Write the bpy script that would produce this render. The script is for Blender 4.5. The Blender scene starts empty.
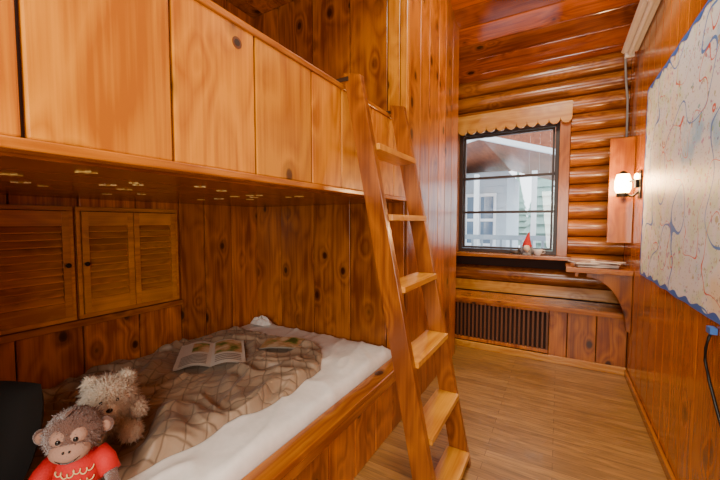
import bpy, bmesh, math, random
from mathutils import Vector, Matrix, noise, Euler
random.seed(7)
S=bpy.context.scene
COL=S.collection
# ---------------------------------------------------------------- materials
def newmat(name):
    m=bpy.data.materials.new(name); m.use_nodes=True
    nt=m.node_tree; p=nt.nodes['Principled BSDF']
    return m,nt,p
def simple(name,col,rough=.5,metal=0,emit=None,es=0,bump=0,bscale=200,coat=0,sheen=0):
    m,nt,p=newmat(name)
    tc=nt.nodes.new('ShaderNodeTexCoord'); n=nt.nodes.new('ShaderNodeTexNoise')
    n.inputs['Scale'].default_value=bscale; n.inputs['Detail'].default_value=4
    nt.links.new(tc.outputs['Object'],n.inputs['Vector'])
    mx=nt.nodes.new('ShaderNodeMix'); mx.data_type='RGBA'
    mx.inputs[6].default_value=(col[0]*.85,col[1]*.85,col[2]*.85,1); mx.inputs[7].default_value=(min(1,col[0]*1.12),min(1,col[1]*1.12),min(1,col[2]*1.12),1)
    nt.links.new(n.outputs['Fac'],mx.inputs[0]); nt.links.new(mx.outputs[2],p.inputs['Base Color'])
    p.inputs['Roughness'].default_value=rough; p.inputs['Metallic'].default_value=metal
    p.inputs['Coat Weight'].default_value=coat
    p.inputs['Sheen Weight'].default_value=sheen
    if emit: p.inputs['Emission Color'].default_value=(*emit,1); p.inputs['Emission Strength'].default_value=es
    if bump:
        b=nt.nodes.new('ShaderNodeBump'); b.inputs['Strength'].default_value=bump; b.inputs['Distance'].default_value=.01
        nt.links.new(n.outputs['Fac'],b.inputs['Height']); nt.links.new(b.outputs[0],p.inputs['Normal'])
    return m
def wood(name,light,dark,axis='z',rough=.3,knots=True,vary=.3,coat=.22,kscale=1.0,keep=.3):
    m,nt,p=newmat(name); L=nt.links.new; N=nt.nodes.new
    tc=N('ShaderNodeTexCoord'); at=N('ShaderNodeAttribute'); at.attribute_name='rnd'
    mul=N('ShaderNodeVectorMath'); mul.operation='MULTIPLY_ADD'
    L(at.outputs['Fac'],mul.inputs[0]); mul.inputs[1].default_value=(17.3,23.1,31.7); L(tc.outputs['Object'],mul.inputs[2])
    def mp(ac,al):
        s=[ac,ac,ac]; s['xyz'.index(axis)]=al
        k=N('ShaderNodeMapping'); k.inputs['Scale'].default_value=s; L(mul.outputs[0],k.inputs['Vector']); return k
    def nz(ac,al,det,dist=0):
        g=N('ShaderNodeTexNoise'); g.inputs['Scale'].default_value=1; g.inputs['Detail'].default_value=det; g.inputs['Distortion'].default_value=dist
        L(mp(ac,al).outputs[0],g.inputs['Vector']); return g.outputs['Fac']
    def mth(op,a,b_=None,c=None):
        k=N('ShaderNodeMath'); k.operation=op
        for i,q in enumerate((a,b_,c)):
            if q is None: continue
            if isinstance(q,(int,float)): k.inputs[i].default_value=q
            else: L(q,k.inputs[i])
        return k.outputs[0]
    g1=nz(16,1.0,3,1.0); g2=nz(110,2.2,4); g3=nz(4,.8,2,.4); g4=nz(2,1.5,2)
    v=N('ShaderNodeTexVoronoi'); v.inputs['Scale'].default_value=1; L(mp(6.2*kscale,4.2*kscale).outputs[0],v.inputs['Vector'])
    # grain swirls around the knots
    near=mth('MULTIPLY',mth('POWER',mth('SUBTRACT',1.0,mth('MINIMUM',v.outputs['Distance'],1.0)),4.0),.35)
    ring=mth('PINGPONG',mth('MULTIPLY',mth('ADD',g3,near),16.0),1.0)
    s=mth('MULTIPLY_ADD',ring,.30,mth('MULTIPLY_ADD',g1,.8,mth('MULTIPLY_ADD',g2,.7,mth('MULTIPLY',g4,.8))))
    mr=N('ShaderNodeMapRange'); mr.inputs['From Min'].default_value=1.08; mr.inputs['From Max'].default_value=1.58; L(s,mr.inputs['Value'])
    mx=N('ShaderNodeMix'); mx.data_type='RGBA'; mx.inputs[6].default_value=(*light,1); mx.inputs[7].default_value=(*dark,1)
    L(mr.outputs[0],mx.inputs[0])
    hv=mth('MULTIPLY_ADD',at.outputs['Fac'],vary*2,1-vary)
    sc=N('ShaderNodeVectorMath'); sc.operation='SCALE'; L(mx.outputs[2],sc.inputs[0]); L(hv,sc.inputs['Scale']); out=sc.outputs[0]
    if knots:
        wob=mth('MULTIPLY_ADD',g1,.06,mth('SUBTRACT',v.outputs['Distance'],.03))
        r=N('ShaderNodeValToRGB'); L(wob,r.inputs[0])
        e=r.color_ramp.elements; e[0].position=.085; e[0].color=(1,1,1,1); e[1].position=.27; e[1].color=(0,0,0,1)
        for q,c in((.12,.9),(.145,.42)): k=r.color_ramp.elements.new(q); k.color=(c,c,c,1)
        sep=N('ShaderNodeSeparateColor'); L(v.outputs['Color'],sep.inputs[0])
        msk=mth('MULTIPLY',r.outputs[0],mth('GREATER_THAN',sep.outputs[0],keep))
        mk=N('ShaderNodeMix'); mk.data_type='RGBA'; L(msk,mk.inputs[0]); L(out,mk.inputs[6]); mk.inputs[7].default_value=(dark[0]*.16,dark[1]*.12,dark[2]*.15,1); out=mk.outputs[2]
    L(out,p.inputs['Base Color'])
    p.inputs['Roughness'].default_value=rough; p.inputs['Coat Weight'].default_value=coat; p.inputs['Coat Roughness'].default_value=.14
    b=N('ShaderNodeBump'); b.inputs['Strength'].default_value=.18; b.inputs['Distance'].default_value=.004; L(g4,b.inputs['Height']); L(b.outputs[0],p.inputs['Normal'])
    return m
W_gold=wood('pine_golden',(.64,.245,.002),(.38,.105,.0005),'z',.36,vary=.14,kscale=1.0,keep=.66,coat=.15)
W_red=wood('pine_redbrown',(.52,.155,.003),(.21,.042,.001),'z',.32,vary=.32,keep=.1)
W_redR=wood('pine_right_wall',(.50,.155,.004),(.29,.068,.001),'z',.17,vary=.16,coat=.35)
W_ceil=wood('pine_ceiling',(.46,.11,.005),(.19,.033,.001),'x',.14,vary=.30,coat=.6)
W_log=wood('log_wood',(.44,.145,.008),(.19,.046,.002),'x',.26,vary=.2,knots=False)
W_x=wood('pine_trim_x',(.44,.145,.007),(.23,.055,.002),'x',.25,vary=.15)
W_y=wood('pine_trim_y',(.46,.150,.006),(.24,.055,.002),'y',.25,vary=.12)
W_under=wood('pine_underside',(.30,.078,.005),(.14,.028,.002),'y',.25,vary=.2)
W_lad=wood('ladder_wood',(.38,.11,.004),(.17,.038,.001),'z',.3,vary=.12,knots=False)
W_tread=wood('tread_wood',(.68,.31,.020),(.44,.15,.006),'y',.28,vary=.12,knots=False)
W_pale=wood('pine_pale',(.60,.30,.05),(.42,.16,.02),'x',.25,vary=.12,knots=False)
W_shut=wood('shutter_wood',(.62,.24,.006),(.40,.13,.002),'y',.35,vary=.12,knots=False)
DARK=simple('groove_dark',(.03,.008,.003),.8)
WHITE=simple('white_enamel',(.7,.66,.6),.35)
BLACK=simple('black_metal',(.012,.012,.012),.35,.6)
def floor_mat():
    m,nt,p=newmat('oak_floor'); L=nt.links.new; N=nt.nodes.new
    tc=N('ShaderNodeTexCoord'); br=N('ShaderNodeTexBrick'); L(tc.outputs['Object'],br.inputs['Vector'])
    br.inputs['Scale'].default_value=1; br.inputs['Brick Width'].default_value=.85; br.inputs['Row Height'].default_value=.058
    br.inputs['Mortar Size'].default_value=.0011; br.offset=.37
    br.inputs['Color1'].default_value=(.36,.185,.050,1); br.inputs['Color2'].default_value=(.24,.115,.030,1); br.inputs['Mortar'].default_value=(.09,.04,.012,1)
    mp=N('ShaderNodeMapping'); mp.inputs['Scale'].default_value=(5,45,1); L(tc.outputs['Object'],mp.inputs['Vector'])
    n=N('ShaderNodeTexNoise'); n.inputs['Scale'].default_value=1; n.inputs['Detail'].default_value=5; n.inputs['Distortion'].default_value=1.2; L(mp.outputs[0],n.inputs['Vector'])
    r=N('ShaderNodeMapRange'); r.inputs['From Min'].default_value=.3; r.inputs['From Max'].default_value=.7; r.inputs['To Min'].default_value=.62; r.inputs['To Max'].default_value=1.22; L(n.outputs['Fac'],r.inputs['Value'])
    vm=N('ShaderNodeVectorMath'); vm.operation='SCALE'; L(br.outputs['Color'],vm.inputs[0]); L(r.outputs[0],vm.inputs['Scale'])
    L(vm.outputs[0],p.inputs['Base Color']); p.inputs['Roughness'].default_value=.38; p.inputs['Coat Weight'].default_value=.08
    return m
FLOOR=floor_mat()
# ---------------------------------------------------------------- mesh builder
class B:
    def __init__(s,name,mats):
        s.name=name; s.mats=mats; s.v=[]; s.f=[]; s.fm=[]; s.fr=[]; s.sm=[]; s.M=Matrix.Identity(4)
    def add(s,vs,fs,m=0,r=None,smooth=False):
        if r is None: r=random.random()
        o=len(s.v); s.v+= [s.M@Vector(v) for v in vs]
        for f in fs: s.f.append([o+i for i in f]); s.fm.append(m); s.fr.append(r); s.sm.append(smooth)
    def hexa(s,p,m=0,r=None):
        s.add(p,[(0,3,2,1),(4,5,6,7),(0,1,5,4),(1,2,6,5),(2,3,7,6),(3,0,4,7)],m,r)
    def box(s,x0,x1,y0,y1,z0,z1,m=0,r=None):
        s.hexa([(x0,y0,z0),(x1,y0,z0),(x1,y1,z0),(x0,y1,z0),(x0,y0,z1),(x1,y0,z1),(x1,y1,z1),(x0,y1,z1)],m,r)
    def slant(s,x0,x1,y0,y1,z0a,z0b,z1a,z1b,m=0,r=None):
        s.hexa([(x0,y0,z0a),(x1,y0,z0a),(x1,y1,z0b),(x0,y1,z0b),(x0,y0,z1a),(x1,y0,z1a),(x1,y1,z1b),(x0,y1,z1b)],m,r)
    def prism(s,pts,plane,d0,d1,m=0,r=None):
        n=len(pts)
        def P(a,b,d): return {'xz':(a,d,b),'xy':(a,b,d),'yz':(d,a,b)}[plane]
        vs=[P(a,b,d0) for a,b in pts]+[P(a,b,d1) for a,b in pts]
        fs=[tuple(range(n)),tuple(reversed(range(n,2*n)))]+[(i,n+i,n+(i+1)%n,(i+1)%n) for i in range(n)]
        s.add(vs,fs,m,r)
    def cyl(s,p0,p1,r0,r1=None,n=20,m=0,r=None,cap=True):
        r1=r0 if r1 is None else r1
        p0=Vector(p0);p1=Vector(p1); d=(p1-p0).normalized(); a=d.orthogonal().normalized(); b=d.cross(a)
        vs=[];
        for p,rr in((p0,r0),(p1,r1)):
            for i in range(n):
                t=2*math.pi*i/n; vs.append(p+a*math.cos(t)*rr+b*math.sin(t)*rr)
        rr_=random.random() if r is None else r
        s.add(vs,[(i,(i+1)%n,n+(i+1)%n,n+i) for i in range(n)],m,rr_,True)
        if cap: s.add(vs,[tuple(reversed(range(n))),tuple(range(n,2*n))],m,rr_)
    def ell(s,c,rad,m=0,rot=(0,0,0),n=20,amp=0,fs_=8):
        c=Vector(c); R=Euler(rot).to_matrix(); vs=[];k=n//2
        for i in range(k+1):
            ph=math.pi*i/k
            for j in range(n):
                t=2*math.pi*j/n; d=Vector((math.sin(ph)*math.cos(t),math.sin(ph)*math.sin(t),math.cos(ph)))
                q=1+amp*noise.noise(d*fs_*.5+c*9)
                vs.append(c+R@Vector((d.x*rad[0]*q,d.y*rad[1]*q,d.z*rad[2]*q)))
        fs=[(i*n+j,(i+1)*n+j,(i+1)*n+(j+1)%n,i*n+(j+1)%n) for i in range(k) for j in range(n)]
        s.add(vs,fs,m,None,True)
    def fur(s,c,rad,cnt,ln,m=0,w=.004,rot=(0,0,0)):
        c=Vector(c);R=Euler(rot).to_matrix()
        for _ in range(cnt):
            z=random.uniform(-1,1);t=random.uniform(0,6.283);q=math.sqrt(1-z*z)
            d=Vector((q*math.cos(t),q*math.sin(t),z)); p=c+R@Vector((d.x*rad[0],d.y*rad[1],d.z*rad[2]))*.98
            nn=(R@d).normalized(); a=nn.orthogonal().normalized(); a=(Matrix.Rotation(random.uniform(0,6.28),3,nn)@a)
            bend=Vector((random.uniform(-.6,.6),random.uniform(-.6,.6),random.uniform(-.8,.2)))
            tip=p+(nn+bend*.8)*ln*random.uniform(.6,1.2)
            b2=nn.cross(a)
            s.add([p+a*w,p-a*w*.5+b2*w*.8,p-a*w*.5-b2*w*.8,tip],[(0,1,3),(1,2,3),(2,0,3)],m,None,True)
    def tube(s,pts,r,m=0,n=10):
        pts=[Vector(p) for p in pts]; vs=[]
        for i,p in enumerate(pts):
            d=(pts[min(i+1,len(pts)-1)]-pts[max(i-1,0)]).normalized()
            a=d.cross(Vector((.13,.21,.97))).normalized(); b=d.cross(a)
            rr=r[i] if isinstance(r,(list,tuple)) else r
            for j in range(n):
                t=6.28318*j/n; vs.append(p+a*math.cos(t)*rr+b*math.sin(t)*rr)
        k=len(pts)
        fs=[(i*n+j,i*n+(j+1)%n,(i+1)*n+(j+1)%n,(i+1)*n+j) for i in range(k-1) for j in range(n)]
        fs+=[tuple(reversed(range(n))),tuple(range((k-1)*n,k*n))]
        s.add(vs,fs,m,None,True)
    def grid(s,fn,nu,nv,m=0,smooth=True,r=.5):
        vs=[fn(i/nu,j/nv) for i in range(nu+1) for j in range(nv+1)]
        fs=[(i*(nv+1)+j,(i+1)*(nv+1)+j,(i+1)*(nv+1)+j+1,i*(nv+1)+j+1) for i in range(nu) for j in range(nv)]
        s.add(vs,fs,m,r,smooth)
    def done(s,bevel=0,parent=None,solid=0,seg=2):
        me=bpy.data.meshes.new(s.name); me.from_pydata([tuple(v) for v in s.v],[],s.f)
        for m in s.mats: me.materials.append(m)
        me.polygons.foreach_set('material_index',s.fm); me.polygons.foreach_set('use_smooth',s.sm)
        a=me.attributes.new('rnd','FLOAT','FACE'); a.data.foreach_set('value',s.fr)
        bm=bmesh.new(); bm.from_mesh(me); bmesh.ops.recalc_face_normals(bm,faces=bm.faces); bm.to_mesh(me); bm.free()
        ob=bpy.data.objects.new(s.name,me); COL.objects.link(ob)
        if bevel:
            q=ob.modifiers.new('bev','BEVEL'); q.width=bevel; q.segments=seg; q.limit_method='ANGLE'; q.angle_limit=.7
        if parent: ob.parent=parent
        return ob
def arange(a,b,st):
    o=[a]
    while o[-1]+st*1.4<b: o.append(o[-1]+st*random.uniform(.9,1.1))
    o.append(b); return o
XB=-.83; XR=.5; XL=-2.18; YF=2.01; YP=3.2; YW=3.85; G=.0025
def zc(y): return 2.75+.35*(3.85-y)
# ---------------------------------------------------------------- room shell
b=B('floor',[FLOOR]); b.box(-2.4,.62,-1.4,3.97,-.08,0); b.done()
b=B('ceiling',[W_ceil,DARK]); ys=arange(-1.32,3.95,.2)
for a,c in zip(ys,ys[1:]): b.slant(-1.6,.62,a+G,c-G,zc(a+G),zc(c-G),zc(a)+.03,zc(c)+.03)
b.slant(-1.6,.62,-1.4,3.97,zc(-1.4)+.02,zc(3.97)+.02,zc(-1.4)+.1,zc(3.97)+.1,1); b.done(.006)
b=B('ceiling',[W_red]); 
xs=arange(-2.28,XB-.03,.2)
for a,c in zip(xs,xs[1:]): b.box(a+G,c-G,-.2,YF+.02,2.9,2.93)
b.box(-2.32,XB-.02,-.25,YF+.1,2.925,2.97); b.done(.004)
b=B('wall_left',[W_red,DARK])
ys=[-.15,.0,.27,.532,.797,1.077,1.344,1.53,1.76,YF+.03]
for a,c in zip(ys,ys[1:]): b.box(XL-.02,XL,a+G,c-G,0,2.895)
b.box(XL-.12,XL-.016,-.3,YF+.2,0,2.99,1); b.done(.006)
b=B('wall_partition',[W_red,DARK])
xs=[XL+.0005,-1.91,-1.58,-1.26,-.975,XB-.0205]
for a,c in zip(xs,xs[1:]): b.box(a+G,c-G,YF,YF+.02,0,2.895)
ys=[YF,2.22,2.40,2.62,2.80,3.0,YP]
for a,c in zip(ys,ys[1:]): b.slant(XB-.02,XB,a+G,c-G,0,0,zc(a+G)-.003,zc(c-G)-.003)
b.slant(-1.6,XB-.016,YF+.016,YP-.01,0,0,zc(YF)-.003,zc(YP)-.003,1)
b.box(XL-.02,-1.6,YF+.016,YF+.1,0,2.97,1)
for a,c in zip([-1.5,-1.25,-1.05],[-1.25,-1.05,XB]): b.box(a+G,c-G,YP-.01,YP+.01,0,zc(YP)-.01)
b.done(.004)
b=B('wall_header',[W_red,DARK]); ys=arange(-.15,YF,.22)
for a,c in zip(ys,ys[1:]): b.slant(XB-.02,XB,a+G,c-G,2.88,2.88,zc(a+G)-.003,zc(c-G)-.003)
b.done(.005)
b=B('wall_head',[W_red,DARK]); b.box(XL-.05,XB-.02,-.25,-.17,0,2.95,1)
xs=arange(XL,XB-.02,.25)
for a,c in zip(xs,xs[1:]): b.box(a+G,c-G,-.17,-.152,0,2.895)
ys=arange(-1.3,-.152,.2)
for a,c in zip(ys,ys[1:]): b.slant(XB-.02,XB,a+G,c-G,0,0,zc(a+G)-.003,zc(c-G)-.003)
b.done(.005)
b=B('wall_right',[W_redR,DARK]); ys=arange(-1.3,3.84,.17)
for a,c in zip(ys,ys[1:]): b.slant(XR,XR+.02,a+G,c-G,0,0,zc(a+G)-.003,zc(c-G)-.003)
b.slant(XR+.014,XR+.1,-1.4,3.97,0,0,zc(-1.4),zc(3.97),1); b.done(.004)
b=B('wall_front',[W_red]); xs=arange(XB-.02,XR,.2)
for a,c in zip(xs,xs[1:]): b.box(a+G,c-G,-1.34,-1.3,0,4.4)
b.done(.005)
b=B('wall_rear_left',[W_red]); b.box(-1.56,-1.5,YP+.01,3.86,0,2.8); b.done()
wx0,wx1,wz0,wz1=-.967,-.02,.927,2.21
b=B('wall_back',[W_log,DARK,W_pale])
b.box(-1.6,wx0-.04,3.88,3.95,0,2.8,1); b.box(wx1+.04,XR+.05,3.88,3.95,0,2.8,1)
b.box(wx0-.04,wx1+.04,3.88,3.95,0,wz0-.04,1); b.box(wx0-.04,wx1+.04,3.88,3.95,wz1+.04,2.8,1)
z=.70; logs=[]
while z<2.74: logs.append(z); z+=.165
for z in logs:
    rr=.0815
    if wz0-.1<z<wz1+.1:
        b.cyl((-1.5,3.865,z),(wx0-.09,3.865,z),rr,n=28); b.cyl((wx1+.09,3.865,z),(XR-.002,3.865,z),rr,n=28)
    else: b.cyl((-1.5,3.865,z),(XR-.002,3.865,z),rr,n=28)
b.box(-1.5,XR-.002,3.82,3.87,.51,.62,2)
b.done()
# ---------------------------------------------------------------- window
GLASS=bpy.data.materials.new('window_glass'); GLASS.use_nodes=True; nt=GLASS.node_tree; nt.nodes.clear()
o=nt.nodes.new('ShaderNodeOutputMaterial'); t=nt.nodes.new('ShaderNodeBsdfTransparent'); g=nt.nodes.new('ShaderNodeBsdfGlossy'); g.inputs['Roughness'].default_value=.02
mx=nt.nodes.new('ShaderNodeMixShader'); mx.inputs[0].default_value=.05; nt.links.new(t.outputs[0],mx.inputs[1]); nt.links.new(g.outputs[0],mx.inputs[2]); nt.links.new(mx.outputs[0],o.inputs[0])
CAS=wood('casing_wood',(.34,.105,.010),(.19,.05,.005),'z',.3,knots=False)
SASH=simple('sash_darkbrown',(.03,.014,.009),.4)
b=B('window_1',[W_x,SASH,GLASS,CAS])
b.box(wx0-.085,wx0,3.75,3.95,wz0+.001,wz1+.07,3); b.box(wx1,wx1+.085,3.75,3.95,wz0+.001,wz1+.07,3)
b.box(wx0,wx1,3.75,3.95,wz1,wz1+.07,0)
def fr(x0,x1,z0,z1,y0,y1,w):
    b.box(x0,x0+w,y0,y1,z0,z1,1);b.box(x1-w,x1,y0,y1,z0,z1,1);b.box(x0+w,x1-w,y0,y1,z0,z0+w,1);b.box(x0+w,x1-w,y0,y1,z1-w,z1,1)
fr(wx0,wx1,wz0+.001,wz1,3.82,3.87,.035)
fr(wx0+.04,wx1-.04,wz0+.04,wz1-.04,3.84,3.88,.02)
for zz in (1.355,1.72): b.box(wx0+.035,wx1-.035,3.835,3.875,zz-.013,zz+.013,1)
b.box(wx0+.02,wx1-.02,3.856,3.86,wz0+.02,wz1-.02,2)
b.box(wx0+.5,wx0+.58,3.80,3.83,wz0+.01,wz0+.03,1)
b.done(.003)
b=B('trim_4',[W_x]); b.box(wx0-.11,wx1+.12,3.64,3.95,wz0-.035,wz0); b.done(.004)
b=B('scalloped_valance',[W_pale]); pts=[]
x0,x1=-1.05,.075; ns=12; zb=2.215
for i in range(ns):
    cw=(x1-x0)/ns
    for k in range(8):
        a=math.pi*k/8; pts.append((x0+cw*i+cw/2-cw/2*math.cos(a),zb-.05*math.sin(a)))
pts+= [(x1,zb),(x1,2.34),(x0,2.34)]
b.prism(pts,'xz',3.70,3.72); b.box(x0,x1,3.70,3.77,2.34,2.36); b.done(.002)
RED=simple('red_felt',(.6,.02,.015),.8,bump=.3); CREAM=simple('cream_wool',(.75,.68,.55),.9,bump=.4); SKIN=simple('gnome_skin',(.7,.4,.28),.6); GREY=simple('grey_cloth',(.25,.25,.27),.8)
b=B('gnome_figurine',[RED,CREAM,SKIN,GREY]); b.M=Matrix.Translation((-.27,3.695,.9275))
b.ell((0,0,.05),(.042,.038,.05),3); b.cyl((0,0,0),(0,0,.03),.04,.042,m=3)
b.tube([(0,0,.085),(0,0,.12),(.004,0,.16),(.010,0,.20),(.018,0,.225)],[.042,.035,.022,.01,.003],0,16)
b.cyl((0,0,.083),(0,0,.097),.045,.043,m=0)
b.tube([(0,-.03,.088),(0,-.045,.06),(0,-.045,.03)],[.026,.03,.006],1,12); b.ell((0,-.046,.083),(.01,.01,.01),2)
for sx in(-1,1): b.ell((sx*.022,-.03,.009),(.016,.02,.009),3); b.ell((sx*.045,-.01,.055),(.012,.014,.03),3)
b.done()
CER=simple('white_ceramic',(.8,.8,.8),.2)
b=B('ceramic_teacup',[CER,BLACK]); b.M=Matrix.Translation((-.175,3.695,.9275))
b.tube([(0,0,0),(0,0,.008),(0,0,.02),(0,0,.045),(0,0,.06)],[.02,.022,.034,.04,.042],0,24)
b.tube([(.036,0,.048),(.058,0,.05),(.062,0,.03),(.036,0,.018)],.005,0); b.cyl((0,0,.058),(0,0,.0615),.036,m=1); b.done()
b=B('small_figurine',[simple('dark_bronze',(.08,.05,.03),.4)]); b.M=Matrix.Translation((-.37,3.695,.9275))
b.ell((0,0,.02),(.035,.02,.02)); b.ell((.03,0,.045),(.014,.012,.016)); b.tube([(-.03,0,.02),(-.05,0,.04),(-.045,0,.06)],[.005,.004,.002]); b.cyl((0,0,0),(0,0,.005),.03); b.done()
# ---------------------------------------------------------------- bench / radiator cover
b=B('window_bench',[W_x,W_red,W_pale,DARK,simple('grille_brown',(.13,.045,.016),.4)])
b.box(-1.49,XR-.003,3.42,3.765,.48,.508,0); b.box(-1.49,XR-.003,3.41,3.43,.465,.5,0)
gx1=-.07
x=-1.45
while x<gx1-.01: b.box(x,x+.02,3.44,3.46,.09,.455,4); x+=.038
b.box(-1.49,gx1,3.50,3.51,.02,.47,3); b.box(-1.49,gx1+.01,3.438,3.47,.44,.465,1); b.box(-1.49,gx1+.01,3.438,3.47,.07,.10,1)
xs=[gx1+.01,.08,.29,XR-.003]
for a,c in zip(xs,xs[1:]): b.box(a+G,c-G,3.44,3.46,.06,.465,1)
b.done(.003)
b=B('baseboard_back',[W_pale]); b.box(-1.49,XR-.003,3.415,3.436,0,.065); b.done(.004)
b=B('baseboard_right',[W_y]); b.box(XR-.018,XR-.001,-1.29,3.41,0,.055); b.done(.004)
b=B('corner_shelf',[W_x,W_red])
b.box(.055,XR-.002,3.30,3.765,.845,.872,0); b.box(.055,XR-.002,3.285,3.30,.835,.875,0)
pts=[(.20,.843),(XR-.002,.843),(XR-.002,.38)]
for k in range(0,13):
    a=math.pi/2*k/12; pts.append((XR-.035-(.265)*(1-math.cos(a)) ,.38+.02+ .40*math.sin(a)))
b.prism(pts,'xz',3.31,3.335,1); b.box(.12,.145,3.31,3.75,.80,.843,1)
b.done(.003)
PAGE=simple('paper_white',(.72,.70,.64),.5)
def print_mat(name,sc,cols):
    m,nt,p=newmat(name); L=nt.links.new;N=nt.nodes.new
    tc=N('ShaderNodeTexCoord'); n=N('ShaderNodeTexNoise'); n.inputs['Scale'].default_value=sc; n.inputs['Detail'].default_value=5; L(tc.outputs['Object'],n.inputs['Vector'])
    r=N('ShaderNodeValToRGB'); L(n.outputs['Fac'],r.inputs[0]); e=r.color_ramp.elements
    e[0].position=.35;e[0].color=(*cols[0],1);e[1].position=.62;e[1].color=(*cols[-1],1)
    for i,c in enumerate(cols[1:-1]): q=r.color_ramp.elements.new(.4+.2*(i)/max(1,len(cols)-2)); q.color=(*c,1)
    L(r.outputs[0],p.inputs['Base Color']); p.inputs['Roughness'].default_value=.3
    return m
PR1=print_mat('print_photo',14,[(.05,.12,.03),(.20,.30,.08),(.50,.32,.14),(.7,.6,.42)])
PR2=print_mat('print_dark',20,[(.05,.10,.22),(.3,.12,.06),(.6,.55,.5)])
b=B('magazine_stack',[PAGE,PR2]); 
for i,(dx,dy,a,sx) in enumerate([(0,0,.1,1),(.03,.01,-.2,1),(-.05,-.03,.3,.9),(.08,-.06,-.5,.7)]):
    b.M=Matrix.Translation((.27+dx,3.48+dy,.8765+i*.014))@Matrix.Rotation(a,4,'Z')@Matrix.Scale(sx,4)
    b.box(-.14,.14,-.10,.10,0,.010,0); b.box(-.135,.12,-.09,.09,.010,.0125,1)
b.done()
b=B('sconce_backboard',[W_redR]); b.box(.335,XR-.002,3.42,3.445,1.08,1.92); b.box(.47,XR-.002,3.445,3.60,1.08,1.92); b.done(.004)
LG=bpy.data.materials.new('lamp_glass'); LG.use_nodes=True; p=LG.node_tree.nodes['Principled BSDF']; p.inputs['Base Color'].default_value=(1,.85,.6,1); p.inputs['Emission Color'].default_value=(1,.58,.2,1); p.inputs['Emission Strength'].default_value=55
lx,ly,lz=.405,3.25,1.50
b=B('wall_sconce',[BLACK,LG])
b.box(XR-.012,XR-.001,3.12,3.20,1.42,1.62,0); 
b.tube([(XR-.01,3.16,1.54),(.47,3.18,1.56),(.44,3.22,1.55),(lx,ly,1.46)],.009,0); b.tube([(XR-.01,3.16,1.47),(.46,3.2,1.44),(lx,ly,1.46)],.008,0)
b.cyl((lx,ly,1.44),(lx,ly,1.47),.035,.04,m=0)
b.tube([(lx,ly,1.47),(lx,ly,1.5),(lx,ly,1.56),(lx,ly,1.61)],[.038,.052,.052,.038],1,18)
b.cyl((lx,ly,1.61),(lx,ly,1.635),.036,.012,m=0)
b.cyl((.475,3.17,1.5),(.475,3.17,1.56),.014,.012,m=0); b.ell((.475,3.17,1.58),(.016,.016,.024),1)
b.done()
b=B('fluorescent_strip_light',[WHITE,simple('tube_white',(.75,.75,.72),.3)])
b.box(.43,XR-.002,2.62,3.46,2.60,2.66,0); b.prism([(.385,2.60),(.42,2.625),(XR-.002,2.625),(XR-.002,2.60),(.49,2.585),(.40,2.585)],'xz',2.62,3.46,0)
b.cyl((.44,2.65,2.567),(.44,3.43,2.567),.016,m=1); b.box(.41,.47,2.62,2.65,2.545,2.60,0); b.box(.41,.47,3.43,3.46,2.545,2.60,0); b.done(.003)
b=B('conduit_cable',[simple('grey_cable',(.25,.25,.24),.5)])
b.tube([(.44,3.72,2.78),(.45,3.73,2.6),(.46,3.735,2.45),(.475,3.735,2.3),(.478,3.735,2.1),(.478,3.735,1.93)],.009); b.done()
# ---------------------------------------------------------------- upper bunk
PB=1.40; PT=1.825
b=B('upper_bunk',[W_gold,W_y,W_under,DARK,simple('knot_ring',(.12,.03,.004),.4),simple('knot_core',(.02,.006,.002),.4)])
ys=[-.148,.229-.29,.229,.504,.77,1.051,1.257,1.53,1.80,YF-.003]
for a,c in zip(ys,ys[1:]):
    b.box(XB-.02,XB,a+.004,c-.004,PB,PT)
b.box(XB-.05,XB-.016,-.148,YF-.003,PB,PT-.01,3)
b.box(XB-.045,XB+.005,-.148,YF-.003,PT,PT+.022,1)
b.box(XB-.045,XB+.005,-.148,YF-.003,PB-.022,PB,1)
b.cyl((XB-.004,.702,1.775),(XB+.0008,.702,1.775),.017,m=4,n=24); b.cyl((XB-.004,.702,1.775),(XB+.0014,.702,1.775),.010,m=5,n=20)
xs=arange(XL+.003,XB-.05,.19)
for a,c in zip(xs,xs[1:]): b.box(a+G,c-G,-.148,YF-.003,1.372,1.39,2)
b.box(XL+.003,XB-.05,-.148,YF-.003,1.39,1.45,3)
b.done(.004)
b=B('upper_mattress',[simple('mattress_ticking',(.6,.58,.52),.8)]); b.box(XL+.02,XB-.07,-.13,YF-.02,1.452,1.62); b.done(.03,seg=4)
b=B('glow_star_stickers',[simple('glow_star',(.62,.42,.10),.5)])
for _ in range(24):
    cx=random.uniform(-1.7,-.95); cy=random.uniform(.25,1.5); r=random.uniform(.014,.026); a0=random.random()*6
    pts=[]
    for k in range(10):
        a=a0+k*math.pi/5; q=r if k%2==0 else r*.42; pts.append((cx+q*math.cos(a),cy+q*math.sin(a)))
    b.prism(pts,'xy',1.3695,1.3718)
b.done()
b=B('trim_1',[W_y]); b.box(XL+.001,XL+.03,-.14,YF-.003,2.72,2.80); b.done(.004)
b=B('trim_2',[W_gold]); b.box(-.955,-.875,YF-.035,YF-.002,1.86,2.89); b.box(XB-.04,XB+.005,YF-.035,YF-.002,1.86,2.87); b.done(.004)
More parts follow.
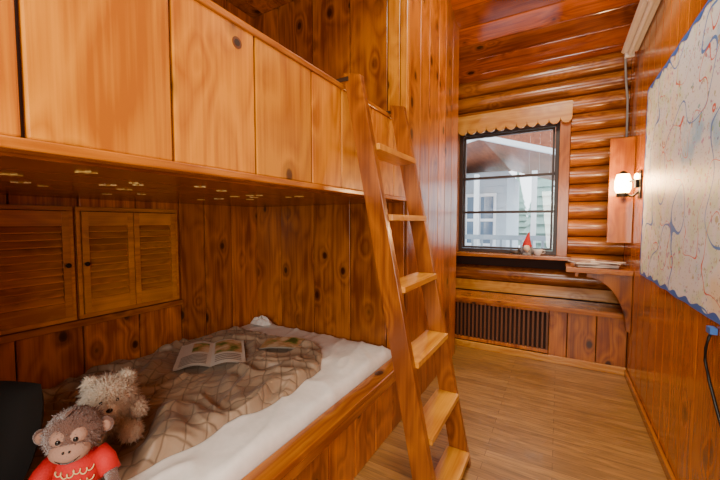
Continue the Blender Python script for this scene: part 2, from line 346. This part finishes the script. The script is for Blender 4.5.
# ---------------------------------------------------------------- lower bunk
b=B('lower_bunk_frame',[W_red,W_y,DARK])
ys=[-.148]+[ -.148+ .2165*i for i in range(1,10)]+[YF-.003]
for a,c in zip(ys,ys[1:]): b.box(XB-.02,XB,a+G,c-G,.0,.345)
b.box(XB-.05,XB-.016,-.148,YF-.003,0,.34,2)
b.box(XB-.085,XB+.012,-.148,YF-.003,.345,.375,1); b.box(XB,XB+.01,-.148,YF-.003,.30,.345,1)
b.box(XL+.003,XB-.05,-.148,YF-.003,.2,.24,1)
b.done(.005)
SHEET=simple('white_sheet',(.76,.735,.70),.85,bscale=30)
mx0,mx1,my0,my1=XL+.01,XB-.09,-.14,YF-.01
def sheet(x,y):
    r=1-abs(noise.noise(Vector((x*7+y*2,y*3,4))))*3
    return .430+.007*noise.noise(Vector((x*5,y*5,0)))+.004*noise.noise(Vector((x*13,y*9,2)))+.011*max(0,r)**2
b=B('mattress',[SHEET])
def mf(u,v):
    def ax(t,a,c):
        m=.08
        if t<m: return a,(m-t)/m
        if t>1-m: return c,(t-1+m)/m
        return a+(c-a)*(t-m)/(1-2*m),0
    x,du=ax(u,mx0,mx1); y,dv=ax(v,my0,my1)
    z=sheet(x,y); ex=min(x-mx0,mx1-x); ey=min(y-my0,my1-y); e=min(ex,ey); r=.045
    if e<r: q=1-e/r; z-= r*(1-math.sqrt(max(0,1-q*q)))
    d=max(du,dv)
    if d>0: z=z-(z-.245)*d
    return (x+.004*noise.noise(Vector((0,y*8,z*8))),y,z)
b.grid(mf,140,180); b.done()
# rumpled white cloth at the far corner
b=B('crumpled_cloth',[SHEET])
def cc(sg):
    def f(u,v):
        a=u*6.28318; q=v; rr=.075*q*(1+.25*noise.noise(Vector((math.cos(a)*2,math.sin(a)*2,5))))
        h=.045*(1-q**3)*(1+.6*noise.noise(Vector((math.cos(a)*q*4,math.sin(a)*q*4,2))))
        return (-2.02+rr*1.3*math.cos(a),1.90+rr*.8*math.sin(a),.448+(h if sg else 0))
    return f
b.grid(cc(1),48,16); b.grid(cc(0),48,4); b.done()
def comf_mat():
    m,nt,p=newmat('taupe_comforter'); L=nt.links.new;N=nt.nodes.new
    tc=N('ShaderNodeTexCoord'); n=N('ShaderNodeTexNoise'); n.inputs['Scale'].default_value=4; n.inputs['Detail'].default_value=3; L(tc.outputs['Object'],n.inputs['Vector'])
    mx=N('ShaderNodeMix'); mx.data_type='RGBA'; mx.inputs[6].default_value=(.27,.19,.12,1); mx.inputs[7].default_value=(.36,.265,.18,1); L(n.outputs['Fac'],mx.inputs[0])
    out=mx.outputs[2]
    sx=N('ShaderNodeSeparateXYZ'); L(tc.outputs['Object'],sx.inputs[0])
    def mth(op,a,b_=None):
        k=N('ShaderNodeMath'); k.operation=op
        for i,q in enumerate((a,b_)):
            if q is None: continue
            if isinstance(q,(int,float)): k.inputs[i].default_value=q
            else: L(q,k.inputs[i])
        return k.outputs[0]
    nw=N('ShaderNodeTexNoise'); nw.inputs['Scale'].default_value=5; L(tc.outputs['Object'],nw.inputs['Vector'])
    wob=mth('MULTIPLY',nw.outputs['Fac'],.12)
    d1=mth('PINGPONG',mth('ADD',mth('ADD',sx.outputs[0],sx.outputs[1]),mth('ADD',wob,10.0)),.05); d2=mth('PINGPONG',mth('ADD',mth('SUBTRACT',sx.outputs[0],sx.outputs[1]),mth('ADD',wob,10.0)),.05)
    mn=mth('MINIMUM',d1,d2)
    c=N('ShaderNodeMapRange'); c.inputs['From Min'].default_value=0; c.inputs['From Max'].default_value=.007; c.inputs['To Min'].default_value=.85; c.inputs['To Max'].default_value=0; L(mn,c.inputs['Value'])
    m2=N('ShaderNodeMix'); m2.data_type='RGBA'; L(c.outputs[0],m2.inputs[0]); L(out,m2.inputs[6]); m2.inputs[7].default_value=(.12,.075,.042,1)
    L(m2.outputs[2],p.inputs['Base Color'])
    bp=N('ShaderNodeBump'); bp.inputs['Strength'].default_value=.6; bp.inputs['Distance'].default_value=.2; L(mth('MINIMUM',mn,.02),bp.inputs['Height']); L(bp.outputs[0],p.inputs['Normal'])
    p.inputs['Roughness'].default_value=.45; p.inputs['Sheen Weight'].default_value=.1
    return m
def xr(y):
    P=[(-.1,-1.2),(.57,-1.16),(1.2,-1.08),(1.5,-1.12),(1.72,-1.30)]
    for (a,p),(c,q) in zip(P,P[1:]):
        if y<=c: t=(y-a)/(c-a); t=max(0,t); return p+(q-p)*t
    return P[-1][1]
FLAT=[(-1.77,1.27,.24),(-1.55,1.60,.13),(-1.2,.42,.15),(-1.41,.55,.16),(-1.5,.23,.2)]
def cf(u,v):
    y=.0+1.72*v; 
    x=-2.12+(xr(y)+.03*noise.noise(Vector((y*6,3,0)))+2.12)*u
    y+=.03*noise.noise(Vector((x*4,7,0)))
    e=min(u,1-u)*1.0; ev=min(v,1-v)*1.6; e=min(1,min(e,ev)/.05); e=math.sqrt(max(0,1-(1-e)**2))
    w=Vector((x*5+1.0*noise.noise(Vector((x*3,y*3,5))),y*5+1.0*noise.noise(Vector((x*3,y*3,15))),0)); w.rotate(Euler((0,0,.7)))
    r1=1-abs(noise.noise(Vector((w.x*.9,w.y*.3,1))))*3.2; r2=1-abs(noise.noise(Vector((w.x*1.9,w.y*.6,9))))*3.2; r3=1-abs(noise.noise(Vector((w.x*3.6,w.y*1.0,29))))*3.2
    sm=lambda r: (max(0,r)**2)*(3-2*max(0,r))
    h=.032*sm(r1)+.020*sm(r2)+.008*sm(r3)+.010*(1+noise.noise(Vector((x*3,y*3,0))))
    for fx,fy,fr_ in FLAT:
        d=math.hypot(x-fx,y-fy)/fr_
        if d<1.3: k=max(0,min(1,(1.3-d)/.4)); h=h*(1-k)+.004*k
    return (x,y,sheet(x,y)+.003+max(.004,h)*e)
b=B('comforter',[comf_mat()]); b.grid(cf,170,220); b.done()
b=B('open_magazine',[PAGE,PR1,simple('print_text',(.22,.20,.17),.5)])
C=Vector((-1.77,1.27,0))
ux=Vector((.24,.25,0)).normalized(); uy=Vector((-.36,.29,0)).normalized()
zm=.466
def pg(hw,hh,side,lift=0,u0=0,u1=1,v0=0,v1=1):
    def f(u,v):
        u=u0+(u1-u0)*u; v=v0+(v1-v0)*v
        p=C+ux*side*hw*u+uy*hh*(v*2-1); return (p.x,p.y,zm+.018*math.sin(math.pi*min(1,u*1.15))+lift)
    return f
hw,hh=.185,.19
for sd in(-1,1):
    b.grid(pg(hw,hh,sd),10,2,0); b.grid(pg(hw,hh,sd,-.006),10,2,0)
b.grid(pg(hw,hh,1,.0012,.08,.92,.4,.95),10,2,1); b.grid(pg(hw,hh,-1,.0012,.1,.6,.5,.9),10,2,1)
for k in range(7):
    b.grid(pg(hw,hh,-1,.0012,.12,.88,.06+.055*k,.085+.055*k),10,1,2)
for k in range(4): b.grid(pg(hw,hh,1,.0012,.12,.88,.08+.07*k,.11+.07*k),10,1,2)
b.done()
b=B('folded_brochure',[PR1,PAGE]); b.M=Matrix.Translation((-1.53,1.62,.462))@Matrix.Rotation(.5,4,'Z')
b.grid(lambda u,v:(-.13+.26*u,-.09+.18*v,.012*math.sin(3*u)),8,2,0); b.grid(lambda u,v:(-.13+.26*u,-.09+.18*v,-.004+.006*math.sin(3*u)),8,2,1); b.done()
# shutters
X=XL+.002
def shutter(b,y0,y1,z0,z1,yc=None):
    b.box(X,X+.022,y0,y1,z0,z0+.022);b.box(X,X+.022,y0,y1,z1-.022,z1);b.box(X,X+.022,y0,y0+.018,z0+.022,z1-.022);b.box(X,X+.022,y1-.018,y1,z0+.022,z1-.022)
    b.box(X,X+.003,y0+.018,y1-.018,z0+.022,z1-.022,2)
    yc=yc or (y0+y1)/2
    for a,c in [(y0+.020,yc-.002),(yc+.002,y1-.020)]:
        w=.030
        b.box(X+.004,X+.034,a,a+w,z0+.025,z1-.025);b.box(X+.004,X+.034,c-w,c,z0+.025,z1-.025)
        b.box(X+.004,X+.034,a+w,c-w,z0+.025,z0+.10);b.box(X+.004,X+.034,a+w,c-w,z1-.10,z1-.025)
        n=11; za=z0+.10; zb_=z1-.10
        for i in range(n):
            zz=za+(zb_-za)*(i+.5)/n; h=(zb_-za)/n*.50
            b.hexa([(X+.006,a+w,zz+h-.006),(X+.028,a+w,zz-h),(X+.028,c-w,zz-h),(X+.006,c-w,zz+h-.006),(X+.006,a+w,zz+h),(X+.028,a+w,zz-h+.006),(X+.028,c-w,zz-h+.006),(X+.006,c-w,zz+h)])
b=B('louvered_shutter',[W_shut,BLACK,DARK]);shutter(b,.775,1.315,.74,1.33); b.cyl((X+.034,.808,1.03),(X+.05,.808,1.03),.01,.012,m=1); b.done(.0015)
b=B('louvered_shutter',[W_shut,BLACK,DARK]); shutter(b,.235,.762,.74,1.33,.36); b.cyl((X+.034,.728,1.03),(X+.05,.728,1.03),.01,.012,m=1); b.done(.0015)
b=B('trim_3',[W_y]); b.box(XL+.001,XL+.03,-.14,1.34,.70,.735); b.done(.004)
# ---------------------------------------------------------------- ladder
b=B('bunk_ladder',[W_lad,W_tread,simple('strap_dark',(.05,.025,.012),.4,.3)])
def lx_(z): return -.778+ .2*(1.86-z)*1.0
YA,YB=1.275,1.735
for yc in(YA,YB):
    zt=1.89
    b.hexa([(lx_(0)-.045,yc-.017,0.0),(lx_(0)+.045,yc-.017,0.0),(lx_(0)+.045,yc+.017,0.0),(lx_(0)-.045,yc+.017,0.0),
            (lx_(zt)-.038,yc-.017,zt),(lx_(zt)+.045,yc-.017,zt-.02),(lx_(zt)+.045,yc+.017,zt-.02),(lx_(zt)-.038,yc+.017,zt)],0)
    s=-1 if yc<1.5 else 1
    b.box(XB-.03,lx_(zt)-.01,yc+s*.0175,yc+s*.0205,1.853,1.872,2)
for z in(.07,.36,.665,.97,1.27,1.57):
    x=lx_(z); b.box(x-.058,x+.058,YA+.018,YB-.018,z-.014,z+.012,1)
b.done(.004)
# ---------------------------------------------------------------- map
def map_mat():
    m,nt,p=newmat('illustrated_map_print'); L=nt.links.new;N=nt.nodes.new
    tc=N('ShaderNodeTexCoord')
    n=N('ShaderNodeTexNoise'); n.inputs['Scale'].default_value=2.6; n.inputs['Detail'].default_value=7; L(tc.outputs['Object'],n.inputs['Vector'])
    r=N('ShaderNodeValToRGB'); e=r.color_ramp.elements; e[0].position=.36; e[0].color=(.38,.68,.92,1); e[1].position=.5; e[1].color=(.86,.92,.95,1)
    for q,c in((.42,(.80,.90,.97,1)),(.56,(.74,.88,.66,1)),(.60,(.88,.92,.92,1)),(.69,(.90,.80,.58,1))): z=r.color_ramp.elements.new(q); z.color=c
    L(n.outputs['Fac'],r.inputs[0]); out=r.outputs[0]
    def spots(scale,th,fac,cut=.52):
        nonlocal out
        v=N('ShaderNodeTexVoronoi'); v.inputs['Scale'].default_value=scale; L(tc.outputs['Object'],v.inputs['Vector'])
        c=N('ShaderNodeMath'); c.operation='LESS_THAN'; c.inputs[1].default_value=th; L(v.outputs['Distance'],c.inputs[0])
        n3=N('ShaderNodeTexNoise'); n3.inputs['Scale'].default_value=scale*2.4; L(tc.outputs['Object'],n3.inputs['Vector'])
        c3=N('ShaderNodeMath'); c3.operation='GREATER_THAN'; c3.inputs[1].default_value=cut; L(n3.outputs['Fac'],c3.inputs[0])
        cm=N('ShaderNodeMath'); cm.operation='MULTIPLY'; L(c.outputs[0],cm.inputs[0]); L(c3.outputs[0],cm.inputs[1])
        c4=N('ShaderNodeMath'); c4.operation='MULTIPLY'; L(cm.outputs[0],c4.inputs[0]); c4.inputs[1].default_value=fac
        h=N('ShaderNodeHueSaturation'); h.inputs['Saturation'].default_value=1.4; h.inputs['Value'].default_value=.5; L(v.outputs['Color'],h.inputs['Color'])
        mx=N('ShaderNodeMix'); mx.data_type='RGBA'; L(c4.outputs[0],mx.inputs[0]); L(out,mx.inputs[6]); L(h.outputs[0],mx.inputs[7]); out=mx.outputs[2]
    spots(22,.33,.65,.52); spots(50,.30,.55,.53); spots(12,.20,.7,.5)
    for sc,w,col in((2.2,.005,(.08,.25,.65,1)),(3.4,.003,(.65,.10,.06,1))):
        q=N('ShaderNodeTexNoise'); q.inputs['Scale'].default_value=sc; q.inputs['Detail'].default_value=1; L(tc.outputs['Object'],q.inputs['Vector'])
        d=N('ShaderNodeMath'); d.operation='COMPARE'; d.inputs[1].default_value=.5; d.inputs[2].default_value=w; L(q.outputs['Fac'],d.inputs[0])
        m2=N('ShaderNodeMix'); m2.data_type='RGBA'; L(d.outputs[0],m2.inputs[0]); L(out,m2.inputs[6]); m2.inputs[7].default_value=col; out=m2.outputs[2]
    L(out,p.inputs['Base Color']); p.inputs['Roughness'].default_value=.45
    return m
b=B('wall_map',[map_mat(),simple('map_blue_border',(.03,.16,.60),.4)])
a0,a1,c0,c1=1.15,3.02,.89,2.14
def M_(u,v):
    y=a0+(a1-a0)*u; z=c0+(c1-c0)*v
    return (XR-.008-.003*noise.noise(Vector((u*6,v*4,0))),y+.012*noise.noise(Vector((v*9,u*3,4))),z+.012*noise.noise(Vector((u*12,v,8))))
b.grid(M_,60,40,0)
def off(p,dx): return (p[0]-dx,p[1],p[2])
wv=lambda t: .016+.008*math.sin(t*70)+.005*noise.noise(Vector((t*30,1,2)))
b.grid(lambda u,v: off(M_(u, v*wv(u)),.0015),150,1,1); b.grid(lambda u,v: off(M_(u,1-v*wv(u)),.0015),150,1,1)
b.grid(lambda u,v: off(M_(v*wv(u)*.7,u),.0015),120,1,1); b.grid(lambda u,v: off(M_(1-v*wv(u)*.7,u),.0015),120,1,1)
b.done()
b=B('power_cord',[BLACK,simple('blue_plug',(.04,.15,.5),.4)])
b.tube([(.49,1.70,.855),(.478,1.69,.83),(.472,1.69,.79),(.475,1.70,.74),(.478,1.66,.68),(.48,1.58,.6),(.482,1.46,.5),(.482,1.42,.3),(.480,1.42,.06)],.005,0)
b.box(.478,.498,1.68,1.72,.845,.868,1); b.done()
# ---------------------------------------------------------------- toys
BR=simple('monkey_brown_plush',(.13,.06,.04),.95,bump=.6,bscale=300,sheen=.5); TAN=simple('monkey_face_tan',(.36,.21,.15),.9,bump=.3,bscale=300); REDS=simple('red_shirt',(.55,.004,.004),.7,bump=.2)
EYE=simple('eye_black',(.005,.005,.005),.1); WT=simple('print_gold',(.75,.55,.25),.6); BEI=simple('cream_fur',(.72,.60,.45),.95,bump=.6,sheen=.5)
b=B('stuffed_monkey',[BR,TAN,REDS,EYE,WT])
b.M=Matrix.Translation((-1.19,.41,.452))@Matrix.Rotation(math.radians(56),4,'Z')@Matrix.Rotation(math.radians(6),4,'X')@Matrix.Scale(.94,4)
b.ell((0,0,.085),(.068,.056,.085),2,n=28); b.ell((0,.0,.03),(.06,.05,.03),0)
HZ=.222
b.ell((0,-.005,HZ),(.072,.066,.07),0,n=32,amp=.04); b.fur((0,-.005,HZ),(.072,.066,.07),900,.010,0,.003)
b.ell((0,-.05,HZ-.026),(.050,.036,.036),1,n=28); b.ell((-.02,-.047,HZ+.016),(.026,.024,.026),1); b.ell((.02,-.047,HZ+.016),(.026,.024,.026),1)
for sx in(-1,1):
    b.ell((sx*.02,-.0705,HZ+.016),(.0065,.005,.008),3,n=14); b.ell((sx*.076,.0,HZ+.0),(.022,.010,.026),0,n=16); b.ell((sx*.077,-.007,HZ),(.014,.006,.018),1,n=14)
    b.ell((sx*.007,-.0845,HZ-.010),(.003,.003,.004),3,n=10)
    b.tube([(sx*.05,0,.14),(sx*.075,-.02,.115),(sx*.09,-.045,.09)],[.026,.028,.027],2,14)
    b.tube([(sx*.088,-.043,.092),(sx*.1,-.07,.07),(sx*.085,-.095,.055),(sx*.075,-.105,.05)],[.019,.018,.019,.010],0,14)
    b.tube([(sx*.035,-.02,.035),(sx*.06,-.08,.033),(sx*.08,-.13,.03),(sx*.085,-.15,.04),(sx*.087,-.155,.055)],[.030,.026,.024,.025,.015],0,14)
b.tube([(-.028,-.0775,HZ-.033),(-.014,-.083,HZ-.042),(0,-.0845,HZ-.045),(.014,-.083,HZ-.042),(.028,-.0775,HZ-.033)],.0018,3,8)
b.tube([(-.015,-.03,HZ+.066),(0,-.035,HZ+.082),(.012,-.02,HZ+.088)],[.008,.005,.001],0,8)
for row,zz in enumerate((.118,.088)):
    pts=[]
    for k in range(60):
        t=k/59; x=-.045+.09*t; z2=zz+.007*math.sin(t*38)+.004*math.sin(t*13); q=1-(x/.069)**2-((z2-.085)/.086)**2
        pts.append((x+.004*math.cos(t*38),-.0565*math.sqrt(max(.05,q))-.0015,z2))
    b.tube(pts,.0018,4,6)
b.done()
b=B('fluffy_teddy_bear',[BEI,simple('teddy_muzzle',(.76,.66,.52),.9,bump=.4),EYE])
b.M=Matrix.Translation((-1.42,.59,.468))@Matrix.Rotation(math.radians(66),4,'Z')@Matrix.Rotation(math.radians(6),4,'X')@Matrix.Scale(.78,4)
b.ell((0,0,.095),(.095,.08,.085),0,amp=.1); b.fur((0,0,.1),(.095,.08,.085),2200,.024,0)
b.ell((0,-.02,.20),(.09,.087,.085),0,amp=.1); b.fur((0,-.02,.20),(.09,.087,.085),3000,.028,0)
b.ell((0,-.098,.180),(.036,.032,.03),1,n=20); b.fur((0,-.098,.180),(.036,.032,.03),250,.010,1,.003); b.ell((0,-.132,.190),(.013,.009,.009),2,n=12)
for sx in(-1,1):
    b.ell((sx*.066,-.005,.270),(.028,.018,.028),0); b.fur((sx*.066,-.005,.270),(.028,.018,.028),350,.02,0)
    b.ell((sx*.03,-.108,.220),(.007,.005,.008),2,n=12)
    b.ell((sx*.10,-.04,.125),(.032,.05,.032),0,(.5,0,sx*.4)); b.fur((sx*.10,-.04,.125),(.032,.05,.032),700,.020,0,rot=(.5,0,sx*.4))
    b.ell((sx*.07,-.10,.054),(.04,.07,.034),0,(0,0,sx*.25)); b.fur((sx*.07,-.10,.058),(.04,.07,.034),900,.018,0,rot=(0,0,sx*.25))
b.done()
b=B('black_cushion',[simple('black_velvet',(.003,.004,.004),.9)])
b.M=Matrix.Translation((-1.50,.24,.605))@Matrix.Rotation(math.radians(40),4,'Z')@Matrix.Rotation(math.radians(-22),4,'X')
def cush(sgn):
    def f(u,v):
        a,c=u*2-1,v*2-1; h=.065*math.sqrt(max(0,(1-a**4)*(1-c**4)))
        return (.20*a*(1-.12*(c*c)),sgn*h,.165*c*(1-.12*(a*a)))
    return f
b.grid(cush(1),24,24); b.grid(cush(-1),24,24); b.done()
# ---------------------------------------------------------------- exterior
SNOW=simple('snow',(.80,.85,.92),.8,bscale=3)
b=B('exterior_ground',[SNOW]); b.box(-14,14,4.1,26,-.35,-.25); b.done()
SID=simple('white_siding',(.50,.58,.64),.6); RB=wood('eave_wood',(.46,.14,.06),(.24,.065,.03),'y',.5,knots=False); WTR=simple('white_trim',(.85,.88,.92),.5); DG=simple('dark_pane',(.09,.16,.24),.1); RG=simple('grey_railing',(.25,.31,.36),.5)
b=B('exterior_building',[SID,RB,WTR,DG])
b.box(-6,-.95,7.6,10,-.25,2.3,0)
for i in range(16): b.box(-6,-.95,7.585,7.6,-.1+.15*i,.03+.15*i,0)
for xx in(-3.2,-2.2,-1.45): 
    b.box(xx-.33,xx+.30,7.53,7.585,.75,1.85,2)
    for sz in(.80,1.32): b.box(xx-.28,xx-.03,7.515,7.53,sz,sz+.46,3); b.box(xx+.0,xx+.25,7.515,7.53,sz,sz+.46,3)
b.prism([(-4.2,1.95),(-1.15,2.62),(.55,2.06),(.55,2.56),(-1.15,3.15),(-4.2,2.5)],'xz',5.7,10,1)
b.prism([(-4.2,1.90),(-1.15,2.56),(.6,1.99),(.6,2.06),(-1.15,2.64),(-4.2,1.98)],'xz',5.6,5.7,2)
for xx in(-1.22,-.38,.35): b.box(xx,xx+.07,5.75,5.84,-.25,2.02,2)
b.done()
b=B('deck_railing',[RG,WTR]); b.box(-4,1.2,5.5,5.6,.98,1.05,0); b.box(-4,1.2,5.52,5.58,.5,.55,0)
x=-4
while x<1.2: b.box(x,x+.03,5.53,5.57,-.25,.98,0); x+=.14
b.done()
b=B('snowy_fir_trees',[simple('bark',(.12,.11,.11),.9),simple('frosted_fir',(.26,.38,.33),.9,bscale=6)])
for k in range(8):
    x=-2.5+k*.75+random.uniform(-.3,.3); y=random.uniform(13,19); H=random.uniform(3.0,4.6); b.cyl((x,y,-.3),(x,y,H),.10,.02,n=8)
    for q in range(11):
        z=.2+q*(H-.5)/11; R_=.85*(1-q/11.5); b.cyl((x,y,z),(x,y,z+.8),R_,.03,n=13,m=1)
b.done()
w=bpy.data.worlds.new('World'); S.world=w; w.use_nodes=True; bg=w.node_tree.nodes['Background']; bg.inputs[0].default_value=(.85,.93,1,1); bg.inputs[1].default_value=4.4
# ---------------------------------------------------------------- lights
def area(name,loc,tgt,sx,sy,pw,col):
    l=bpy.data.lights.new(name,'AREA'); l.shape='RECTANGLE'; l.size=sx; l.size_y=sy; l.energy=pw; l.color=col
    o=bpy.data.objects.new(name,l); COL.objects.link(o); o.location=loc; o.rotation_euler=(Vector(tgt)-Vector(loc)).to_track_quat('-Z','Y').to_euler(); return o
area('overhead_fill',(-.15,.3,3.6),(-.15,.6,0),.7,.7,68,(1,.89,.72))  # added overhead fill for the closed room, no fixture behind it
area('bunk_fill',(.05,-1.0,1.3),(-1.3,1.6,.7),.8,1.3,62,(1,.92,.80))  # added fill behind the camera, brightens the lower bunk; no doorway there
area('rear_fill',(-.15,2.2,3.15),(-.15,2.4,0),.4,.4,24,(1,.86,.68))  # extra fill added above the far end, not an actual lamp
l=bpy.data.lights.new('sconce_bulb','POINT'); l.energy=18; l.color=(1,.56,.24); l.shadow_soft_size=.05
o=bpy.data.objects.new('sconce_bulb',l); COL.objects.link(o); o.location=(lx-.05,ly-.10,1.54)
# ---------------------------------------------------------------- camera
cam=bpy.data.cameras.new('camera'); cam.lens=17; cam.sensor_width=36; cam.clip_start=.02
co=bpy.data.objects.new('camera',cam); COL.objects.link(co); co.location=(0,0,1.25); co.rotation_euler=(math.radians(90-3.03),0,math.radians(30.4))
S.camera=co
